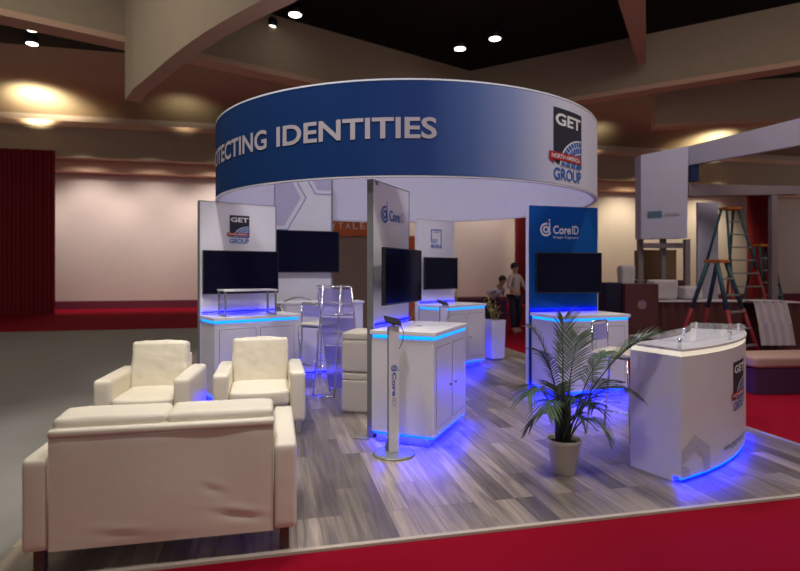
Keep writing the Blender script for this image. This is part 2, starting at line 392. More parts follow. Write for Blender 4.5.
# curved rib
pts = [(125, 100, 13.9), (133, 89, 13.2), (150, 75, 12.4), (168, 59, 11.6), (185, 46, 10.8), (205, 32, 10.1), (225, 20, 9.4), (245, 9, 8.8), (270, -4, 8.1), (300, -22, 7.3)]
lo = [Vector(((x-400)/F*Y, Y, CH+(HZ-y)*Y/F)) for x, y, Y in pts]
th = Vector((.28, .22, 0))
mb = MB(); n = len(lo)
vs = [*lo, *[Vector((p.x, p.y, 9.349)) for p in lo], *[p+th for p in lo], *[Vector((p.x, p.y, 9.349))+th for p in lo]]
fs = []
for k in range(n-1):
    fs += [(k, k+1, n+k+1, n+k), (2*n+k, 3*n+k, 3*n+k+1, 2*n+k+1)]
fs += [(0, n, 3*n, 2*n), (n-1, 3*n-1, 4*n-1, 2*n-1)]
mb.add(vs, fs, 0)
mb.add([q for p in lo for q in (p, p+th)], [(2*k, 2*k+2, 2*k+3, 2*k+1) for k in range(n-1)], 1)
struct(mb.build('ceiling_rib', ['tan', 'peach']))
# straight tapering rib on the right
a = [(Vector(((x-400)/F*Y, Y, CH+(HZ-y)*Y/F))) for x, y, Y in ((614, -12, 13.4), (645, -12, 13.4), (646, 64, 17.9), (638, 64, 17.9))]
mb = MB(); top = [Vector((p.x, p.y, 9.349)) for p in a]
mb.add(a+top, [(0, 1, 5, 4), (1, 2, 6, 5), (2, 3, 7, 6), (3, 0, 4, 7)], 0); mb.add(a, [(0, 1, 2, 3)], 1)
struct(mb.build('ceiling_rib', ['tan', 'peach']))
# wash lights for cove and wall (hung unseen before the bulkhead; weak cove ones added to warm its tone)
for uu, pw in ((-9.0, 330), (-3.5, 22), (3, 22), (9, 22), (15.5, 30), (22.6, 240)):
    p = H(uu, 24.2, 7.45); spot('cove_uplight', p, H(uu, 25.2, 8.6), pw*1.6, 120, (1, .90, .6), .15, 1)
for uu, pw in ((-10.5, 250), (-7.4, 420), (-4.9, 330), (-2.2, 480), (2.0, 200), (6.0, 300), (10.2, 330), (14, 300), (18, 560), (23, 500)):
    spot('wall_washer', H(uu, 23.9, 6.3), H(uu, 26.3, 2.2), pw*1.15, 96, (1, .88, .80) if uu < 12 else (1, .90, .62), .4, .8)

# spotlight pairs under the black ceiling
LAMPS = [((271, 28), (295, 15), 'pair at the upper left of the ring sign'), ((460, 49), (495, 39), 'pair above the middle of the ring sign'),
         ((32, 30), (32, 44), 'pair in the top left corner')]
for (pa, pb, txt), zz in zip(LAMPS, (9.0, 8.95, 9.0)):
    for k, (x, y) in enumerate((pa, pb)):
        Yd = (zz-CH)*F/(HZ-y)
        side = {0: 'lower', 1: 'upper'}[k] if x > 100 else {0: 'upper', 1: 'lower'}[k]
        t = thing('ceiling_spotlight', ((x-400)/F*Yd, Yd, zz), 'glowing ceiling spotlight, %s of the %s' % (side, txt), 'ceiling light', group='ceiling spotlights')
        r = .21 if x > 100 else .19
        MB().lathe([(r*.8, 0), (r, .02), (r*1.02, .2), (r*.7, .3)], 24).build('housing', 'black', t)
        MB().lathe([(.001, -.03), (r*.55, -.025), (r*.86, .0), (r*.86, .015)], 24, cap=False).build('lens', 'lamp', t)
        MB().tube([(0, 0, .29), (0, 0, 9.35-zz)], .025).build('stem', 'black', t)

# ------------------------------------------------------------------ overhead ring sign
RC = Vector((.08, 7.75, 0)); RR = 2.5; RB, RT = 2.49, 3.40
ring = thing('hanging_ring_sign', (RC.x, RC.y, RB), 'large round overhead fabric sign, navy blue fading to white, resting on the booth towers', 'sign')
def band(r, z0, z1, n=160):
    mb = MB(); mb.add([(r*math.sin(2*math.pi*k/n), -r*math.cos(2*math.pi*k/n), z) for z in (z0, z1) for k in range(n)],
                      [(k, (k+1) % n, n+(k+1) % n, n+k) for k in range(n)], 0, True); return mb
hh = RT-RB
band(RR, .012, hh-.012).build('outer_fabric', 'ringprint', ring)
band(RR-.045, .012, hh-.012).build('inner_fabric', mat('white_lining', (.64, .62, .74), .6), ring)
for z, nm, mt in ((.0, 'bottom_frame', 'panelwhite'), (hh, 'top_frame', mat('top_frame_white', (.75, .8, .9), .3))):
    mb = MB(); n = 160; e_ = .008 if z else .005; prof = [(RR+.003, z-e_), (RR+.003, z+e_), (RR-.05, z+e_), (RR-.05, z-e_)]
    mb.add([(r*math.sin(2*math.pi*k/n), -r*math.cos(2*math.pi*k/n), zz) for r, zz in prof for k in range(n)],
           [(i*n+k, i*n+(k+1) % n, ((i+1) % 4)*n+(k+1) % n, ((i+1) % 4)*n+k) for i in range(4) for k in range(n)], 0)
    mb.build(nm, mt, ring)
def ringfn(a, b, layer):      # a = arc length from the point nearest the camera, b = height
    p = a/RR; r = RR+.004+.0022*layer; return (r*math.sin(p), -r*math.cos(p), b)
arc = lambda deg: R(deg)*RR
pr = Print(ringfn)
pr.text('IDENTITIES', arc(-31.8), .352, arc(6.1), .555, 0, off=.022)
pr.build('lettering', 'textgrey', ring, fixn=False)
pr = Print(ringfn)
pr.text('PROTECTING', arc(-75.5), .352, arc(-35.0), .555, 0, off=.022)
pr.build('lettering', 'textgrey', ring, fixn=False)
pr = Print(ringfn, .03); emblem(pr, arc(34.9), .055, arc(14.6), .745); pr.build('printed_emblem', LOGO_M, ring, fixn=False)

# ------------------------------------------------------------------ kiosk units: tower panel, television, podium
TW = 2.482
def tower(origin, ang, width, label, face='panelwhite', foot=True, height=TW, dep=.055, frame='panelwhite', cl_x=None):
    t = thing('display_tower', (origin[0], origin[1], 0), label, 'display panel', R(ang), None)
    MB().box((.012, 0, .03), (width-.012, dep, height-.008)).build('panel', face, t)
    fr = MB()
    fr.box((-.003, -.004, .0), (.010, dep+.004, height-.0)); fr.box((width-.008, -.004, .0), (width+.003, dep+.004, height))
    fr.box((.010, -.004, height-.008), (width-.008, dep+.004, height)); fr.box((.010, -.004, .0), (width-.008, dep+.004, .03))
    fr.build('frame', frame, t, bevel=.003)
    if foot:
        MB().box((-.09, .02, .0), (-.004, .16, .008)).build('foot_plate', 'alu', t, bevel=.002)
    if cl_x is not None: MB().box((cl_x, -.012, height-.05), (cl_x+.05, -.0045, height-.004)).build('clamp', 'alu', t, bevel=.002)
    MB().box((.03, -.02, 1.075), (width-.03, -.007, 1.09)).build('led_strip', 'ledpanel', t)
    return t
def panel_fn(t_off=0):
    return lambda a, b, layer: (a, -.0035-.0018*layer, b)
def tv(origin, ang, x0, w, h, z0, off, label, yaw=0, tilt=0):
    c = Vector((math.cos(R(ang)), math.sin(R(ang)), 0)); nrm = Vector((c.y, -c.x, 0))
    p = Vector((*origin, 0))+c*(x0+w/2)+nrm*off
    t = thing('television', (p.x, p.y, z0), label, 'television', R(ang+yaw), 'televisions on the booth towers')
    MB().box((-w/2, -.018, 0), (w/2, .022, h)).build('casing', 'black', t, bevel=.004)
    MB().box((-w/2+.012, -.0205, .018), (w/2-.012, -.0185, h-.012)).build('screen', 'screen', t)
    k = max(off-.03, .03)
    mb = MB().box((-.1, .022, h/2-.12), (.1, k, h/2+.12)); mb.box((-.22, .022, h/2-.16), (-.19, k*.7, h/2+.16)); mb.box((.19, .022, h/2-.16), (.22, k*.7, h/2+.16))
    mb.build('wall_mount', 'black', t)
    return t
def podium(origin, ang, x0, w, d, label, ztop=1.05, gap=0.01, grommet=True):
    c = Vector((math.cos(R(ang)), math.sin(R(ang)), 0)); nrm = Vector((c.y, -c.x, 0))
    p = Vector((*origin, 0))+c*x0+nrm*gap
    t = thing('counter_podium', (p.x, p.y, 0), label, 'counter', R(ang), 'white counters glowing blue at the booth towers')
    zb, zt = .105, ztop-.075
    MB().box((.02, -d+.02, zb), (w-.02, -.01, zt)).build('body', 'white', t, bevel=.004)
    MB().box((.09, -d+.10, 0), (w-.09, -.03, zb)).build('plinth', 'white', t)
    MB().box((0, -d, ztop-.04), (w, 0, ztop)).build('counter_top', 'white_top', t, bevel=.004)
    MB().box((.05, -d+.05, zt), (w-.05, -.02, ztop-.04)).build('top_spacer', 'white', t)
    a, b = .012, d-.012
    mb = MB(); z0, z1 = zt+.006, ztop-.0415
    mb.box((.022, -d+.022, z0), (w-.022, -d+.034, z1)); mb.box((.022, -d+.034, z0), (.034, -.02, z1)); mb.box((w-.034, -d+.034, z0), (w-.022, -.02, z1))
    mb.build('led_strip', 'led', t)
    mb = MB(); z0, z1 = zb-.022, zb-.001
    mb.box((.035, -d+.035, z0), (w-.035, -d+.05, z1)); mb.box((.035, -d+.05, z0), (.05, -.03, z1)); mb.box((w-.05, -d+.05, z0), (w-.035, -.03, z1))
    mb.build('floor_glow_led_strip', 'ledhot', t)
    m0 = .075; dw = (w-2*m0-.05)/2
    for k in range(2):
        xa = m0+k*(dw+.05)
        za, zc = zb+.075, zt-.07
        dr = MB().box((xa+.006, -d+.0145, za+.006), (xa+dw-.006, -d+.0195, zc-.006)).build('door', 'white', t, bevel=.002)
        MB().box((xa, -d+.0185, za), (xa+dw, -d+.0199, zc)).build('door_gap', 'groove', t)
        xk = xa+dw-.05 if k == 0 else xa+.05
        kn = MB().lathe([(.006, 0), (.006, .012), (.013, .016), (.014, .024), (.008, .03)], 14); xform(kn, (xk, -d+.0145, (za+zc)/2-.03), rx=R(90)); kn.build('knob', 'alu', dr)
    if grommet:
        MB().lathe([(.04, ztop+.0005), (.04, ztop+.004), (.028, ztop+.004), (.026, ztop+.001)], 24, c=(w*.5, -d*.45)).build('cable_grommet', 'alu', t)
    return t

# front unit
FO, FA = (-.262, 5.36), 67
t = tower(FO, FA, .93, 'tall white panel seen edge-on with CoreID logo, beside the nearest counter', frame='darkalu', cl_x=.06)
pr = Print(panel_fn()); coreid(pr, .19, 2.085, .58, .23, 0, 1); pr.build('printed_logo', ['inkblue', 'inkgrey'], t, fixn=False)
tv(FO, FA, -.08, .96, .55, 1.275, .15, 'black television seen from the side on the CoreID panel of the nearest counter')
podium(FO, FA, -.125, 1.04, .65, 'white two-door counter, nearest one, with blue light pooling on the floor', gap=.03)
# left unit
LO, LA = (-2.50, 6.97), 37
t = tower(LO, LA, 1.03, 'white panel with black and blue GET GROUP emblem on the left of the booth', frame='alu')
pr = Print(panel_fn()); emblem(pr, .35, 1.955, .30, .365); pr.build('printed_emblem', LOGO_M, t, fixn=False)
tv(LO, LA, .03, .98, .55, 1.31, .07, 'black television under the GET GROUP emblem on the left panel', yaw=-4)
podium(LO, LA, 0, 1.12, .52, 'white two-door counter behind the armchairs holding a small metal riser', grommet=False)
# right blue unit
BO, BA = (1.70, 7.43), 18
t = tower(BO, BA, 1.10, 'blue panel with white CoreID Image Capture lettering on the right of the booth', face='bluepanel')
pr = Print(panel_fn()); coreid(pr, .18, 2.07, .60, .24, 0, 0, sub='Image Capture'); pr.build('printed_logo', ['inkwhite'], t, fixn=False)
tv(BO, BA, .09, .91, .54, 1.305, .12, 'black television on the blue panel above the palm', yaw=-12)
podium(BO, BA, .02, 1.08, .64, 'white two-door counter in front of the blue panel, behind the palm')
# back unit
KO, KA = (.29, 9.25), 45
t = tower(KO, KA, .95, 'small distant white panel with GET MOBILE phone mark, behind the nearest counter')
pr = Print(panel_fn())
x0, z0, x1, z1 = .33, 2.0, .60, 2.31
for a in ((x0, z0+.11, x0+.018, z1), (x1-.018, z0, x1, z1), (x0, z1-.018, x1, z1), (x0+.07, z1-.055, x1-.07, z1-.045)): pr.rect(*a, 0)
pr.text('GET', x0, z0+.075, x0+.17, z0+.14, 0, off=.01); pr.text('MOBILE', x0, z0-.01, x1, z0+.055, 0, off=.01)
pr.build('printed_logo', ['inkblue'], t, fixn=False)
tv(KO, KA, .08, .82, .54, 1.29, .09, 'small distant black television on the GET MOBILE panel', yaw=-2)
podium(KO, KA, 0, 1.05, .62, 'farthest white counter under the GET MOBILE panel, beside the square planter', grommet=False)

# tall hexagon-pattern wall with a television at the back
HO = Vector((-2.0, 9.0)); HA = math.degrees(math.atan2(.35, .85)); HWD = .92
t = thing('feature_wall', (HO.x, HO.y, 0), 'tall white wall with lavender hexagon pattern behind the bar counter', 'display panel', R(HA))
MB().box((0, 0, 0), (HWD, .06, 3.3)).build('panel', 'panelwhite', t)
MB().box((HWD, -.008, 0), (HWD+.03, .068, 3.3)).build('edge_post', 'alu', t, bevel=.003)
pr = Print(panel_fn())
hx = lambda cx, cz, r, rot=0: [(cx+r*math.cos(R(60*k+rot)), cz+r*math.sin(R(60*k+rot))) for k in range(6)]
def hexring(cx, cz, r, wd, mi, layer=1, clip=(0.0, HWD, 0, 3.3)):
    A = hx(cx, cz, r); B = hx(cx, cz, r-wd)
    for k in range(6):
        q = [A[k], A[(k+1) % 6], B[(k+1) % 6], B[k]]
        q = clip_poly(q, clip)
        if len(q) > 2: pr.poly(q, mi, layer)
for cx, cz, r in ((-.12, 2.80, .62), (.98, 3.44, .66)):
    q = clip_poly(hx(cx, cz, r-.09), (0, HWD, 0, 3.3)); pr.poly(q, 0, 0) if q else None
    hexring(cx, cz, r, .012, 1); 
pr.build('printed_hexagons', ['inklav', 'inkblue'], t, fixn=False)
tv((HO.x, HO.y), HA, -.19, 1.22, .68, 1.575, .09, 'large black television at the back on the hexagon pattern wall')

# ------------------------------------------------------------------ bar counter, stools
bc = thing('bar_counter', (-1.87, 8.46, 0), 'plain white high bar counter at the back with stools drawn up', 'counter', R(19))
MB().box((.02, .02, 0), (1.36, .36, 1.09)).build('body', 'white', bc, bevel=.004)
MB().box((0, 0, 1.09), (1.38, .38, 1.125)).build('counter_top', 'white_top', bc, bevel=.004)
mb = MB(); npt = 14
MB().box((.03, -.012, .03), (1.35, .0, .05)).build('floor_glow_led_strip', 'ledpanel', bc)
cg = thing('curved_glass_stand', (-1.62, 8.62, 1.13), 'low curved glass display stand on the bar counter', 'display stand', R(19))
vs = [(-.12+.4*k/npt, .02*math.sin(k), .0+.07*math.sin(math.pi*k/npt)**.5) for k in range(npt+1)]
path = [(-.16+.4*k/npt, -.05, .002+.06*math.sin(math.pi*min(1, k/npt*.9+.0))) for k in range(npt+1)]
mb.add([p for q in path for p in (q, (q[0], q[1]+.16, q[2]))], [(2*k, 2*k+2, 2*k+3, 2*k+1) for k in range(npt)], 0, True)
mb.build('glass_sheet', 'glass', cg)
MB().tube(path, .006).tube([(p[0], p[1]+.16, p[2]) for p in path], .006).build('edge_rail', 'darkalu', cg)

def make_stool(loc, rz, label, sh=.80, bh=1.12):
    t = thing('bar_stool', loc, label, 'bar stool', rz, 'chrome bar stools')
    c = cushion(.40, .38, .055, .025, .004, 8, .001); xform(c, (0, 0, sh-.055)); c.build('seat', 'leather', t)
    # frame faces +y (sitter looks to +y), back at -y
    for s_ in (-1, 1):
        MB().tube([(s_*.17, .16, sh-.05), (s_*.19, .19, .4), (s_*.205, .21, .0)], .011).build('leg', 'chrome', t)
        MB().tube([(s_*.165, -.19, bh-.02), (s_*.175, -.175, sh-.02), (s_*.18, -.17, sh*.72), (s_*.20, -.23, .0)], .011).build('leg', 'chrome', t)
    MB().tube([(-.165, -.19, bh-.02), (-.15, -.192, bh), (.15, -.192, bh), (.165, -.19, bh-.02)], .011).build('top_rail', 'chrome', t)
    MB().box((-.155, -.194, bh-.19), (.155, -.186, bh-.03)).build('backrest', 'acryl', t, bevel=.002)
    MB().tube([(-.17, .17, sh-.06), (.17, .17, sh-.06), (.172, -.17, sh-.06), (-.172, -.17, sh-.06)], .009, closed=True).build('seat_frame', 'darkalu', t)
    MB().tube([(-.196, .2, .26), (.196, .2, .26), (.192, -.21, .26), (-.192, -.21, .26)], .009, closed=True).build('footrest', 'chrome', t)
    return t
make_stool((-1.17, 8.12, 0), R(-32), 'chrome bar stool at the bar counter, seen through the brochure rack', .86, 1.14)
make_stool((-1.68, 7.92, 0), R(-28), 'chrome bar stool at the bar counter, half hidden by the riser counter', .86, 1.14)
make_stool((2.14, 5.5, 0), R(-135), 'chrome bar stool with white seat between the palm and reception desk', .83, 1.10)

# brochure rack
def P3(x, y, Y): return Vector(((x-400)/F*Y, Y, CH+(HZ-y)*Y/F))
rk = thing('brochure_rack', (-.95, 7.3, 0), 'folding chrome and glow-tinted violet acrylic literature rack beside the stacked white cubes', 'rack')
o0 = Vector((-.95, 7.3, 0))
zl = 1.43
TL = P3(317, 286, 7.12); TR = P3(351, 287, 7.12); BL = P3(330, 0, 7.42); BL.z = 0.012; BR = P3(362, 0, 7.42); BR.z = .012
SL = P3(323.5, 285, 7.1); SR = P3(341, 285, 7.1); FL = P3(313, 0, 7.18); FL.z = .012; FR = P3(334, 0, 7.05); FR.z = .012
for nm, a, b_ in (('side_rail', TL, BL), ('side_rail', TR, BR), ('support_leg', SL, FL), ('support_leg', SR, FR)):
    MB().tube([a-o0, b_-o0], .011).build(nm, 'chrome', rk)
MB().tube([TL-o0, TR-o0], .012).build('top_bar', 'chrome', rk)
MB().tube([FL-o0, FR-o0], .008).build('bottom_bar', 'chrome', rk)
for k in range(7):
    f0 = .02+k*.135; f1 = f0+.13
    A = TL.lerp(BL, f0); B = TR.lerp(BR, f0); C = TR.lerp(BR, f1); D = TL.lerp(BL, f1)
    out = Vector((0, -.10, .02)) if k % 2 else Vector((0, -.03, .0))
    mb = MB(); th = Vector((0, .005, 0))
    q = [A-o0, B-o0, C-o0+out, D-o0+out]
    mb.quadprism(q, 0, th); mb.build('shelf_panel', 'acryl', rk)
    MB().tube([D-o0+(out if k % 2 else out), C-o0+out+Vector((0, 0, .04 if k % 2 else -.02))], .006).build('shelf_lip', 'chrome', rk)

# stacked white cubes
for k in range(2):
    t = thing('storage_cube', (-.41, 6.28, .004+k*.456), 'white leatherette cube ottoman, %s of the stack of two behind the tall panel' % ('bottom' if k == 0 else 'top'), 'ottoman', R(-14), 'stacked cube ottomans')
    c = cushion(.52, .52, .364, .012, .002, 10, .0015, seed=k); xform(c, (0, .26, .0)); c.build('base', 'leather', t)
    c = cushion(.52, .52, .085, .02, .003, 10, .001, seed=9+k); xform(c, (0, .26, .362)); c.build('lid', 'leather', t)

# display riser on the left podium
c_ = Vector((math.cos(R(LA)), math.sin(R(LA)), 0)); n_ = Vector((c_.y, -c_.x, 0)); p = Vector((*LO, 0))+c_*.20+n_*.14
rs = thing('display_riser', (p.x, p.y, 1.052), 'small silver metal frame riser with white top on the left counter', 'display stand', R(LA-6))
rw, rd, rh, tt = .62, .32, .30, .011
for x in (0, rw):
    for y in (0, -rd): MB().box((x-tt, y-tt, 0), (x+tt, y+tt, rh)).build('leg', 'alu', rs, bevel=.002)
for x in (0, rw): MB().box((x-tt*.8, -rd+tt, .002), (x+tt*.8, -tt, .02)).build('bottom_rail', 'alu', rs)
MB().box((-.02, -rd-.02, rh), (rw+.02, .02, rh+.02)).build('top_board', 'white_top', rs, bevel=.003)

# ------------------------------------------------------------------ tablet stands
def make_stand(x, y, rz, label, H_=1.12):
    t = thing('tablet_stand', (x, y, 0), label, 'floor stand', rz, 'slim white tablet stands')
    MB().lathe([(.185, 0), (.19, .004), (.188, .012), (.15, .017), (.001, .019)], 48).build('base', 'alu', t)
    MB().box((-.045, -.02, .018), (.045, .008, H_)).build('post', 'white', t, bevel=.004)
    MB().box((-.052, .008, .018), (.046, .026, H_-.01)).build('back_channel', 'darkalu', t, bevel=.004)
    mb = MB(); mb.quadprism([(-.055, .03, .018), (-.055, .12, .018), (-.055, .03, .13)], 0, (.012, 0, 0)); mb.build('brace', 'darkalu', t)
    mb = MB().box((-.075, -.055, -.007), (.075, .055, .007)); xform(mb, (-.01, .0, H_+.045), rx=R(24), ry=R(14)); mb.build('tablet', 'black', t, bevel=.003)
    MB().tube([(0, 0, H_-.02), (-.005, 0, H_+.04)], .014).build('tablet_neck', 'darkalu', t)
    MB().tube([(.05, 0, H_+.03), (.085, -.01, H_-.05), (.082, -.01, H_-.13), (.05, -.005, H_-.20)], .0035, 6).build('cable', 'black', t)
    pr = Print(lambda a, b, layer: (b-.028, -.0215-.0015*layer, H_-.34-a))
    coreid(pr, 0, 0, .36, .075, 0, 1); pr.build('printed_logo', ['inkblue', 'inkgrey'], t, fixn=False)
    return t
make_stand(-.055, 4.90, R(16), 'slim white pillar stand with vertical CoreID lettering on a round grey base')
make_stand(.60, 7.75, R(20), 'distant slim tablet stand, only its top showing behind the nearest counter')

# ------------------------------------------------------------------ seating
def armchair(origin, ang, width, label, cat, name, nseat=1, depth=.84, seed=0, group=None, backh=.85, aw=.15):
    """origin = middle of the front edge on the floor; the sitter faces local -y"""
    t = thing(name, (*origin, 0), label, cat, R(ang), group)
    w_ = width; zb = .13
    for i, s_ in enumerate((-1, 1)):
        c = cushion(aw, depth, .62-zb, .024 if nseat > 1 else .03, .005, 16, .0018, seed+i); xform(c, (s_*(w_/2-aw/2), depth/2, zb)); c.build('arm', 'leather', t)
    iw = w_-2*aw
    c = cushion(iw+.01, depth-.05, .17, .02, .002, 8, .001, seed+3); xform(c, (0, depth/2, zb)); c.build('seat_base', 'leather', t)
    MB().box((-iw/2, depth-.13, zb), (iw/2, depth, .745)).build('back_frame', 'leather', t, bevel=.02, seg=3) if nseat == 1 else None
    if nseat > 1:
        # back panel facing the camera, with soft dents
        mb = MB(); nx, nz = 60, 30; pts = []
        for j in range(nz+1):
            for i in range(nx+1):
                x = -iw/2-.0+iw*i/nx; z = zb+.0+(.745-zb)*j/nz
                u_, v_ = i/nx, j/nz
                e = min(1, min(u_, 1-u_)*14)*min(1, min(v_, 1-v_)*10)
                y = depth+.004*e+.012*e*noise.noise(Vector((x*2.2, z*1.6, 3)))
                for (fx, fz, sx, sz, k, a_) in ((.30, .10, .11, .018, .013, -.12), (.84, .17, .10, .02, .020, -.30), (.72, .42, .05, .02, .010, -.6)):
                    fx = 1-fx
                    dx = u_-fx; dz = v_-fz-(-a_)*dx*1.1
                    g_ = math.exp(-(dx/sx)**2-(dz/sz)**2*.5); y -= .6*k*g_
                    dz2 = dz-.05; y += k*.35*math.exp(-(dx/sx)**2-(dz2/sz)**2*.5)
                pts.append((x, y, z))
        q = nx+1
        mb.add(pts, [(j*q+i, j*q+i+1, (j+1)*q+i+1, (j+1)*q+i) for j in range(nz) for i in range(nx)], 0, True)
        lo_ = [(x, depth-.13, z) for x, z in ((-iw/2, zb), (iw/2, zb), (iw/2, .745), (-iw/2, .745))]
        o1 = len(pts)
        mb.add([pts[0], pts[nx], pts[-1], pts[-1-nx], *lo_], [(0, 1, 5, 4), (1, 2, 6, 5), (2, 3, 7, 6), (3, 0, 4, 7), (4, 5, 6, 7)], 0)
        mb.build('back_frame', 'leather', t)
        c = cushion(iw+.012, .16, .045, .02, .0, 30, .0015, seed+30); xform(c, (0, depth-.068, .722)); c.build('back_top_roll', 'leather', t)
        MB().tube([(-iw/2, depth+.003, .725), (0, depth+.006, .722), (iw/2, depth+.003, .725)], .0035, 6).build('seam', 'leather_piping', t)
        for s_ in (-1, 1):
            MB().tube([(s_*(iw/2), depth+.004, zb+.01), (s_*(iw/2), depth+.004, .60)], .003, 6).build('seam', 'leather_piping', t)
    cw = iw/nseat
    for k in range(nseat):
        xc = -iw/2+cw*(k+.5)
        c = cushion(cw-.008, depth-.24, .15, .03, .015, 14, .003, seed+5+k); xform(c, (xc, (depth-.24)/2-.01, zb+.17)); c.build('seat_cushion', 'leather', t)
        ch = backh-.40
        if nseat == 1:
            c = cushion(cw-.004, .17, ch+.02, .03, .018, 30, .009, seed+11+k); xform(c, (xc, depth-.235, .41), rx=R(-9)); c.build('back_cushion', 'leather', t)
        else:
            c = cushion(cw-.006, .24, ch-.01, .028, .010, 26, .004, seed+11+k); xform(c, (xc, depth-.175, .40), rx=R(-3)); c.build('back_cushion', 'leather', t)
    for x in (-w_/2+.07, w_/2-.07):
        for y in (.08, depth-.07):
            MB().box((x-.027, y-.027, 0), (x+.027, y+.027, zb+.01)).build('leg', 'chrome' if nseat == 1 else 'dkfoot', t, bevel=.003)
    return t
# sofa seen from behind: its front faces away from the camera (origin on the far side, turned round)
bl, brt = Vector((-1.97, 2.90)), Vector((-.61, 3.20))
mid = (bl+brt)/2+Vector((.012, 0)); dirv = (brt-bl).normalized(); nf = Vector((-dirv.y, dirv.x)); so = mid+nf*.93
armchair((so.x, so.y), 180+math.degrees(math.atan2(dirv.y, dirv.x)), 1.41, 'white leather two-seat sofa seen from behind in the left foreground', 'sofa', 'sofa', 2, .93, 20, backh=.83, aw=.13)
armchair((-2.33, 5.05), 9, .83, 'white leather armchair facing forward, the left one of the pair', 'armchair', 'armchair', 1, .86, 40, 'white leather armchairs')
armchair((-1.345, 5.37), 13, .87, 'white leather armchair facing forward, the right one nearer the white cubes', 'armchair', 'armchair', 1, .86, 70, 'white leather armchairs')

# ------------------------------------------------------------------ reception desk (curved)
desk = thing('reception_desk', (2.11, 4.2, 0), 'curved white reception desk with glass top and blue light beneath, at the right', 'reception desk')
def desk_arc(off, n=36, h0=28, rate=19, L=1.9, z=0):
    pts = []; x = y = 0; ds = L/n
    for k in range(n+1):
        h = R(h0+rate*(k*ds)); nx, ny = -math.sin(h), math.cos(h)     # inward normal
        pts.append((x+nx*off, y+ny*off)); h = R(h0+rate*((k+.5)*ds))
        x += math.cos(h)*ds; y += math.sin(h)*ds
    return pts
def desk_solid(o1, o2, z0, z1): return MB().prism(desk_arc(o1)+desk_arc(o2)[::-1], z0, z1)
DT = 1.0
f_ = desk_arc(0); g_ = desk_arc(.46)
mb = MB(); mb.prism(desk_arc(0)+desk_arc(.46)[::-1], .045, DT-.045)
mb.build('body', 'white', desk)
desk_solid(.07, .458, 0.0, .045).build('plinth', 'white', desk)
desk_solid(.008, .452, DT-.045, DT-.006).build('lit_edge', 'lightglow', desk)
desk_solid(-.006, .465, DT-.006, DT+.012).build('counter_top', 'white_top', desk)
mb = MB().prism(desk_arc(.006)+desk_arc(.022)[::-1], .026, .043); mb.build('floor_glow_led_strip', 'ledhot', desk)
desk_solid(.0, .47, DT+.062, DT+.072).build('glass_top', 'glass', desk)
A0 = desk_arc(.05); A1 = desk_arc(.42)
for k in (1, 18, 35):
    for A in (A0, A1):
        MB().lathe([(.012, DT+.012), (.012, DT+.062), (.018, DT+.0725), (.018, DT+.082), (.006, DT+.084)], 14, c=A[k]).build('standoff', 'chrome', desk)
def desk_fn(s, b, layer):
    h0, rate = R(28), R(19)
    n = 24; x = y = 0; ds = s/n
    for k in range(n):
        h = h0+rate*(k+.5)*ds; x += math.cos(h)*ds; y += math.sin(h)*ds
    h = h0+rate*s; e = .003+.0018*layer
    return (x+math.sin(h)*e, y-math.cos(h)*e, b)
pr = Print(desk_fn, .04); emblem(pr, .80, .42, .44, .41); pr.build('printed_emblem', LOGO_M, desk, fixn=False)
pr = Print(desk_fn); pr.text('www.getgroupna.com', .62, .12, 1.30, .18, 0, off=.01); pr.build('printed_web_address', mat('slate_ink', (.16, .17, .26), .5), desk, fixn=False)
pr = Print(desk_fn, .04)
for q in ([(.004, .14), (.16, .23), (.16, .35), (.004, .25)], [(.16, .23), (.28, .16), (.38, .10), (.38, .23), (.28, .28), (.16, .35)], [(.004, .04), (.10, .04), (.10, .10), (.004, .14)], [(.28, .04), (.38, .04), (.38, .10), (.28, .16)]): pr.poly(q, 0)
pr.build('printed_hexagons', mat('faint_grey_ink', (.50, .49, .54), .4), desk, fixn=False)

